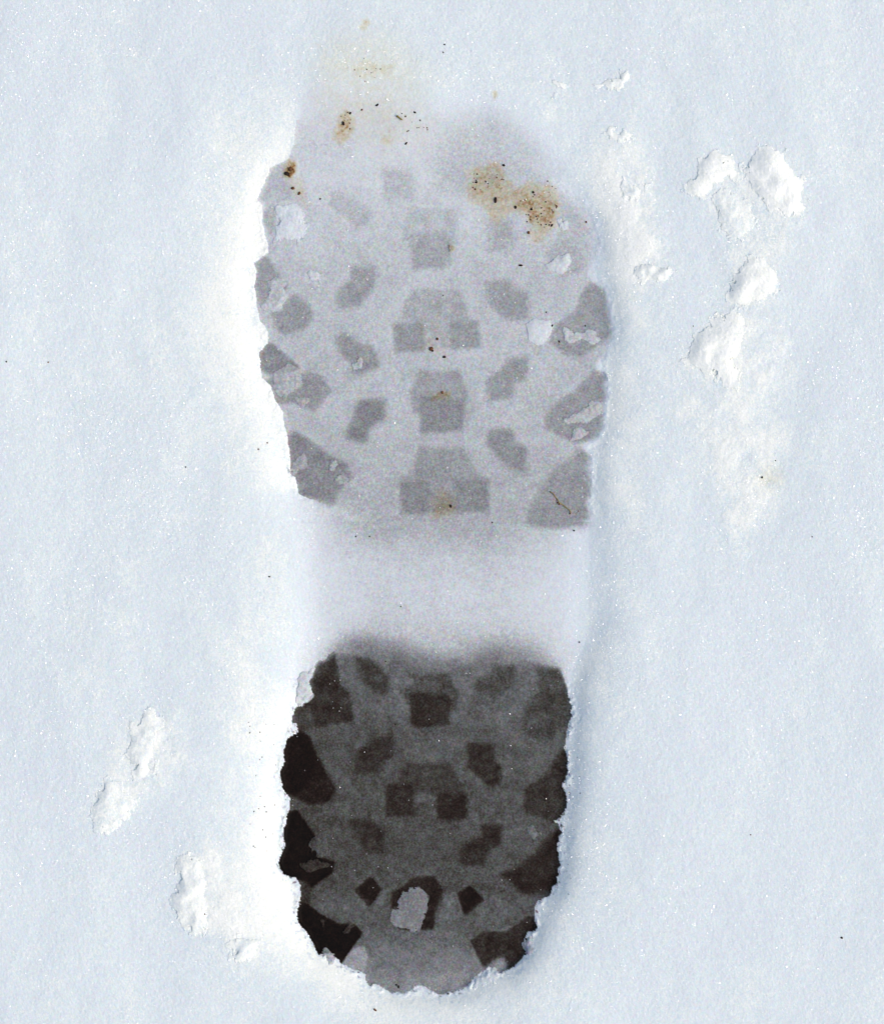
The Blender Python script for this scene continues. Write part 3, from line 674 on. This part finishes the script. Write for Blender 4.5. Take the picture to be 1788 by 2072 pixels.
# ------------------------------------------------------------------ grit, crumbs of soil
def grit(x, y, r, label, group, mat=M_SOIL, el=1.0, ang=0.0, name='soil_grain', cat='grit'):
    rs = np.random.RandomState(int(x * 13 + y * 7) % 9999)
    nu, nv = 9, 6
    V = []; 
    for j in range(nv + 1):
        th = math.pi * j / nv
        for i in range(nu):
            ph = 2 * math.pi * i / nu
            V.append((math.sin(th) * math.cos(ph), math.sin(th) * math.sin(ph), math.cos(th)))
    V = np.array(V)
    k = rs.normal(0, 1, (4, 3)); ph = rs.uniform(0, 6, 4)
    n = sum(np.sin(V @ (k[i] * 2.2) + ph[i]) for i in range(4)) / 4
    V = V * (1 + .38 * n)[:, None]
    V *= np.array([r * el, r, r * .75])
    c, s_ = math.cos(ang), math.sin(ang)
    V = np.stack([V[:, 0] * c - V[:, 1] * s_, V[:, 0] * s_ + V[:, 1] * c, V[:, 2]], 1) * S
    F = []
    for j in range(nv):
        for i in range(nu):
            a = j * nu + i; b = j * nu + (i + 1) % nu
            F.append((a, a + nu, b + nu, b))
    o = mesh_obj(name, V, F, mat, None, True)
    o.location = ((x - CX) * S, (CY - y) * S, float(ground_z(x, y)) + r * S * .35)
    tag(o, label, cat, group)
    return o

def pts(tr, L): return [tr([(a, b)])[0] + (r,) for a, b, r in L]
single = [
 (T1, 1653, 344, 1.7, 'single black grain on the clean snow above the right of the toe', M_SOIL, 1, 0),
 (T1, 1643, 404, 1.2, 'tiny black grain just under the single grain above the toe', M_SOIL, 1.8, -.8),
 (T1, 694, 1530, 1.7, 'lone black grain beside the trailing brown smudge', M_SOIL, 1, 0),
 (T1, 1133, 810, 2.0, 'small curved black grain above the orange brown smudge', M_SOIL, 1.8, .6),
 (T1, 1016, 846, 2.0, 'brown grain left of the curved black grain', M_RED, 1, 0),
 (T1, 873, 948, 3.2, 'largest black grain in the orange brown smudge', M_SOIL, 1.4, 2.0),
 (T1, 925, 870, 2.2, 'dark grain above the orange brown smudge', M_SOIL, 1.3, .5),
 (T1, 436, 1335, 4.2, 'black soil crumb at the left end of the small dark brown smudge', M_SOIL, 1.3, .2),
 (T1, 465, 1300, 4.0, 'dark brown soil crumb in the small dark brown smudge', M_RED, 1.2, 1.2),
 (T1, 482, 1448, 3.6, 'reddish grain below the small dark brown smudge', M_RED, 1, 0),
 (T1, 532, 1486, 2.6, 'second smaller reddish grain below the small dark brown smudge', M_RED, 1.4, 1.2),
 (T1, 1425, 868, 2.0, 'black grain right of the short green straw', M_SOIL, 1.5, -.5),
 (T1, 1357, 1104, 1.9, 'black grain below the short green straw', M_SOIL, 1.7, .9),
 (T2, 631, 1270, 2.8, 'round black grain above the largest mud smudge', M_SOIL, 1, 0),
 (T2, 858, 1478, 2.6, 'round black grain on the upper right part of the largest mud smudge', M_SOIL, 1, 0),
 (T2, 722, 1594, 2.8, 'round black grain at the notch of the largest mud smudge', M_SOIL, 1, 0),
 (T2, 568, 1538, 3.4, 'dark triangular grain at the lower left of the largest mud smudge', M_SOIL, 1.8, 1.5),
 (T2, 845, 1610, 2.6, 'black grain right of the notch of the largest mud smudge', M_SOIL, 1, 0),
 (T2, 420, 1402, 2.4, 'black grain at the left end of the largest mud smudge', M_SOIL, 1.3, .7),
 (T2, 411, 1455, 2.2, 'red brown grain at the left end of the largest mud smudge', M_RED, 1, 0),
 (T2, 1003, 1735, 2.2, 'dark grain at the lower right of the largest mud smudge', M_SOIL, 1.6, .9),
 (T2, 824, 1790, 3.2, 'tan round grain at the lower tip of the largest mud smudge', M_RED, 1, 0),
 (T2, 1040, 1585, 2.0, 'brown grain on the right rim of the largest mud smudge', M_RED, 1.2, 0),
 (T2, 970, 1393, 1.6, 'small black grain at the top right of the largest mud smudge', M_SOIL, 1, 0),
 (T2, 1268, 1707, 1.8, 'small brown grain right of the largest mud smudge', M_RED, 1.4, 1.3),
 (T4, 762, 266, 2.0, 'short black grain lying flat in the right middle of the forefoot', M_SOIL, 2.0, 0),
 (T4, 68, 912, 3.8, 'larger red brown crumb between the feet of the two footed mark', M_RED, 1.2, .4),
 (T4, 80, 928, 2.0, 'black grain stuck to the larger red brown crumb', M_SOIL, 1, 0),
 (T4, 172, 974, 2.6, 'black grain below right of the red brown crumb', M_SOIL, 1.4, .4),
 (T4, 118, 836, 2.6, 'tan grain above the red brown crumb', M_RED, 1, 0),
 (T4, 155, 1250, 2.6, 'tan grain on the dark square block', M_RED, 1, 0),
 (T6, 222, 208, 2.8, 'dark grain on the lowest central block beside the yellow stain', M_SOIL, 1.4, 1.2),
 (T6, 543, 334, 1.4, 'tiny black grain below the lowest central block', M_SOIL, 1, 0),
 (T6, 1174, 395, 1.6, 'tiny dark grain just below the large smooth right mark', M_SOIL, 1.4, -.8),
 (T6, 1217, 1259, 1.6, 'tiny dark grain at the right end of the arch', M_SOIL, 1, 0),
 (T5, 967, 442, 1.5, 'left one of two tiny black grains at the upper left of the arch', M_SOIL, 1, 0),
 (T5, 1075, 442, 1.5, 'right one of two tiny black grains at the upper left of the arch', M_SOIL, 1, 0),
 (T5, 303, 751, 1.6, 'lone black grain on the cream slope left of the arch', M_SOIL, 1.6, 0),
 (T5, 1316, 983, 1.5, 'tiny dark grain in the middle of the arch', M_SOIL, 1, 0),
 (T5, 1198, 1410, 1.6, 'tiny black grain at the top of the heel', M_SOIL, 1, 0),
 (T5, 1274, 1900, 1.8, 'tiny black grain left of the top centre heel block', M_SOIL, 1, 0),
 (T7, 1282, 1788, 2.0, 'upper of two black grains at the bottom of the heel', M_SOIL, 1, 0),
 (T7, 1298, 1803, 2.2, 'lower of two black grains at the bottom of the heel', M_SOIL, 1.5, 1.2),
 (T7, 1118, 1970, 2.2, 'tan grain on the snow below the heel', M_RED, 1.6, -.8),
 (T3, 218, 1690, 1.8, 'lower of two brown grains on the cream slope left of the forefoot', M_RED, 1, 0),
 (T3, 286, 1641, 1.6, 'upper of two brown grains on the cream slope left of the forefoot', M_RED, 1, 0),
 (T3, 1642, 499, 1.3, 'tiny black grain above the two footed central mark', M_SOIL, 1, 0),
 (T4, 1262, 734, 1.6, 'black grain on the broken pale crumb', M_SOIL, 1, 0),
 (T4, 1008, 732, 1.8, 'black grain on the right rim of the smooth white crumb', M_SOIL, 1.4, 1.2),
 (T4, 1060, 856, 1.7, 'black grain below the broken pale crumb', M_SOIL, 1.5, 2.2),
 (T4, 960, 629, 1.4, 'tiny black grain above the smooth white crumb', M_SOIL, 1, 0),
 (TX, 1702, 1898, 2.0, 'single black grain on the clean snow at the far lower right', M_SOIL, 1.3, 0),
 (TX, 414, 1850, 2.0, 'single brown grain beside the tall narrow snow lump', M_RED, 1, 0),
 (TX, 14, 732, 1.8, 'single black grain at the far left edge of the picture', M_SOIL, 1, 0),
 (TX, 98, 733, 1.4, 'tiny brown grain on the open snow at the far left', M_RED, 1, 0),
 (TX, 376, 945, 1.4, 'single tiny grain on the open snow left of the print', M_SOIL, 1, 0),
 (TX, 1402, 660, 1.2, 'tiny grain on the snow left of the long crooked lump', M_SOIL, 1, 0),
 (TX, 1642, 1086, 1.3, 'tiny grain on the open snow right of and below the faint smudge', M_SOIL, 1, 0),
 (TX, 1541, 966, 2.0, 'purplish grain in the faint smudge on the open snow', M_SOIL, 1.2, 0),
 (TX, 1568, 932, 1.2, 'tiny grain above the faint smudge on the open snow', M_SOIL, 1, 0),
 (TX, 1518, 1689, 1.5, 'lone brown grain on the open snow right of the heel', M_RED, 1, 0),
]
for tr, a, b, r, label, mat, el, ang in single:
    x, y = tr([(a, b)])[0]
    grit(x, y, r, label, 'grains of soil lying on the snow', mat, el, ang)

random.seed(11)
def scatter(poly, n, rmin, rmax, label, group, red=.3):
    px = [p[0] for p in poly]; py = [p[1] for p in poly]
    k = 0
    while k < n:
        x = random.uniform(min(px), max(px)); y = random.uniform(min(py), max(py))
        if inside(poly, np.array([x]), np.array([y]))[0]:
            grit(x, y, random.uniform(rmin, rmax), label, group, M_RED if random.random() < red else M_SOIL, random.uniform(1, 1.5), random.uniform(0, 3))
            k += 1
scatter(T2([(380, 1300), (640, 1290), (640, 1430), (560, 1480), (370, 1460)]), 18, .7, 1.5, 'minute grain on the left lobe of the largest mud smudge', 'minute grains on the left lobe of the mud smudge', .4)
scatter(T2([(700, 1480), (1050, 1420), (1050, 1600), (980, 1760), (800, 1750), (800, 1600)]), 34, .7, 1.5, 'minute grain on the right lobe of the largest mud smudge', 'minute grains on the right lobe of the mud smudge', .35)
scatter(T1([(860, 870), (940, 850), (940, 1080), (830, 1060)]), 10, .7, 1.4, 'minute grain in the orange brown smudge', 'minute grains in the orange brown smudge', .4)
scatter(T1([(1290, 870), (1450, 870), (1620, 980), (1530, 1020), (1300, 1010)]), 14, .7, 1.4, 'minute grain around the short green straw', 'minute grains around the short straw', .5)
scatter(T1([(900, 540), (960, 430), (1200, 490), (1260, 580), (1060, 650)]), 9, .7, 1.2, 'minute grain on the pale beige smudge', 'minute grains on the pale beige smudge', .6)
scatter([(500, 1440), (570, 1440), (562, 1600), (540, 1800), (500, 1700)], 26, .6, 1.2, 'minute dark grain on the snowy slope left of the heel', 'minute grains left of the heel', .1)
scatter([(1158, 1500), (1180, 1500), (1170, 1800), (1140, 1850), (1140, 1700)], 12, .5, 1.0, 'minute dark grain on the snow wall right of the heel', 'minute grains right of the heel', .1)

# ------------------------------------------------------------------ bits of plant
def strand(name, P, r0, r1, mat, label, cat, group=None, lift=.0003):
    """tapered tube along plan points"""
    P = [tuple(p) for p in P]
    W = []
    for (x, y, h) in P:
        W.append(Vector(((x - CX) * S, (CY - y) * S, float(ground_z(x, y)) + lift + h)))
    n = 8; V = []; F = []
    for i, p in enumerate(W):
        d = (W[min(i + 1, len(W) - 1)] - W[max(i - 1, 0)]).normalized()
        u = d.cross(Vector((0, 0, 1))).normalized(); v = d.cross(u)
        t = i / (len(W) - 1)
        r = (r0 + (r1 - r0) * t) * S * (1 + .18 * math.sin(i * 2.3))
        for k in range(n):
            a = 2 * math.pi * k / n
            V.append(p + (u * math.cos(a) + v * math.sin(a)) * r)
    for i in range(len(W) - 1):
        for k in range(n):
            a = i * n + k; b = i * n + (k + 1) % n
            F.append((a, b, b + n, a + n))
    c0 = len(V); V.append(W[0]); c1 = len(V); V.append(W[-1])
    for k in range(n):
        F.append((c0, (k + 1) % n, k, k)); e = (len(W) - 1) * n
        F.append((c1, e + k, e + (k + 1) % n, e + (k + 1) % n))
    o = W[0]
    me = bpy.data.meshes.new(name)
    me.from_pydata([tuple(v - o) for v in V], [], [tuple(dict.fromkeys(f)) for f in F])
    for p in me.polygons: p.use_smooth = True
    me.materials.append(mat)
    ob = bpy.data.objects.new(name, me); ob.location = o
    col.objects.link(ob)
    tag(ob, label, cat, group)
    return ob
strand('straw_bit', [T1([p])[0] + (0.0003,) for p in [(1284, 893), (1296, 902), (1308, 911), (1318, 919), (1328, 925)]], 1.8, 1.5, M_STRAW, 'short straight green straw at the front of the toe', 'straw')
rp = [(990, 95), (1012, 105), (1030, 132), (1050, 158), (1062, 182), (1090, 195), (1115, 218), (1140, 236), (1152, 258), (1142, 268)]
rpp = []
for i in range(len(rp) - 1):
    for t in (0, .5):
        rpp.append((rp[i][0] * (1 - t) + rp[i + 1][0] * t, rp[i][1] * (1 - t) + rp[i + 1][1] * t))
strand('rootlet', [T6([p])[0] + (0.0002 + .0002 * math.sin(i),) for i, p in enumerate(rpp)], 1.0, 1.2, M_ROOT, 'thin crooked yellowish rootlet on the lower right mark of the forefoot', 'rootlet')
strand('moss_shred', [T2([p])[0] + (0.0002,) for p in [(207, 1885), (214, 1898), (208, 1912), (218, 1922), (210, 1938)]], 1.0, .7, M_ROOT, 'curled olive shred on the topmost central square mark', 'plant shred')
for a, b, r in [(1048, 180, 2.0), (1060, 190, 2.0), (1208, 244, 1.2), (1142, 266, 1.2), (994, 95, 1.4)]:
    x, y = T6([(a, b)])[0]
    grit(x, y, r, 'small brown grain on or beside the thin rootlet', 'brown grains along the rootlet', M_RED)

# ------------------------------------------------------------------ glinting crystals: nobody could count them
rs = np.random.RandomState(9)
n = 85000
cxs = rs.uniform(-20, 1808, n); cys = rs.uniform(-20, 2092, n)
sel = rs.uniform(0, 1, n)
ii = np.clip(((cxs - xs[0]) / STEP).astype(int), 0, len(xs) - 1); jj = np.clip(((cys - ys[0]) / STEP).astype(int), 0, len(ys) - 1)
dens = np.where(A_all[jj, ii] > .5, np.where(thin[jj, ii] > .45, .012, .07), .5 + .3 * np.clip(vnoise(cxs, cys, 110, 160, 5) * 1.6, -1, 1) + .3 * vnoise(cxs, cys, 28, 36, 6))
keep = sel < dens
cxs, cys = cxs[keep], cys[keep]; n = len(cxs)
size = rs.uniform(.3, .85, n) * S * (1 + .6 * (rs.uniform(0, 1, n) > .93))
zz = ground_z(cxs, cys) + size * .6
hv_ = np.array([dx, dy, dz + 1.0]); hv_ /= np.linalg.norm(hv_)
nrm = rs.normal(0, .16, (n, 3)) + hv_; nrm /= np.linalg.norm(nrm, axis=1)[:, None]
t1 = np.cross(nrm, rs.normal(0, 1, (n, 3))); t1 /= np.linalg.norm(t1, axis=1)[:, None]
t2 = np.cross(nrm, t1)
c = np.stack([(cxs - CX) * S, (CY - cys) * S, zz], 1)
V = np.zeros((n, 5, 3))
el = rs.uniform(.7, 1.7, n)
V[:, 0] = c + t1 * (size * el)[:, None]; V[:, 1] = c + t2 * size[:, None]; V[:, 2] = c - t1 * (size * el)[:, None]; V[:, 3] = c - t2 * size[:, None]
V[:, 4] = c - nrm * (size * .45)[:, None]
base = np.arange(n)[:, None] * 5
F4 = base + np.array([[0, 1, 2, 3]])
F3 = np.concatenate([base + np.array([[a, 4, b]]) for a, b in ((0, 1), (1, 2), (2, 3), (3, 0))])
me = bpy.data.meshes.new('snow_crystals')
V = V.reshape(-1, 3).astype(np.float32)
me.vertices.add(len(V)); me.vertices.foreach_set('co', V.ravel())
lv = np.concatenate([F4.ravel(), F3.ravel()]).astype(np.int32)
me.loops.add(len(lv)); me.loops.foreach_set('vertex_index', lv)
ls = np.concatenate([np.arange(0, F4.size, 4), F4.size + np.arange(0, F3.size, 3)]).astype(np.int32)
me.polygons.add(len(ls)); me.polygons.foreach_set('loop_start', ls)
me.polygons.foreach_set('use_smooth', np.zeros(len(ls), bool))
me.update(calc_edges=True); me.validate()
me.materials.append(M_ICE)
so = bpy.data.objects.new('snow_crystals', me); col.objects.link(so)
tag(so, 'glinting ice crystals scattered all over the snow', 'ice crystals', None, 'stuff')
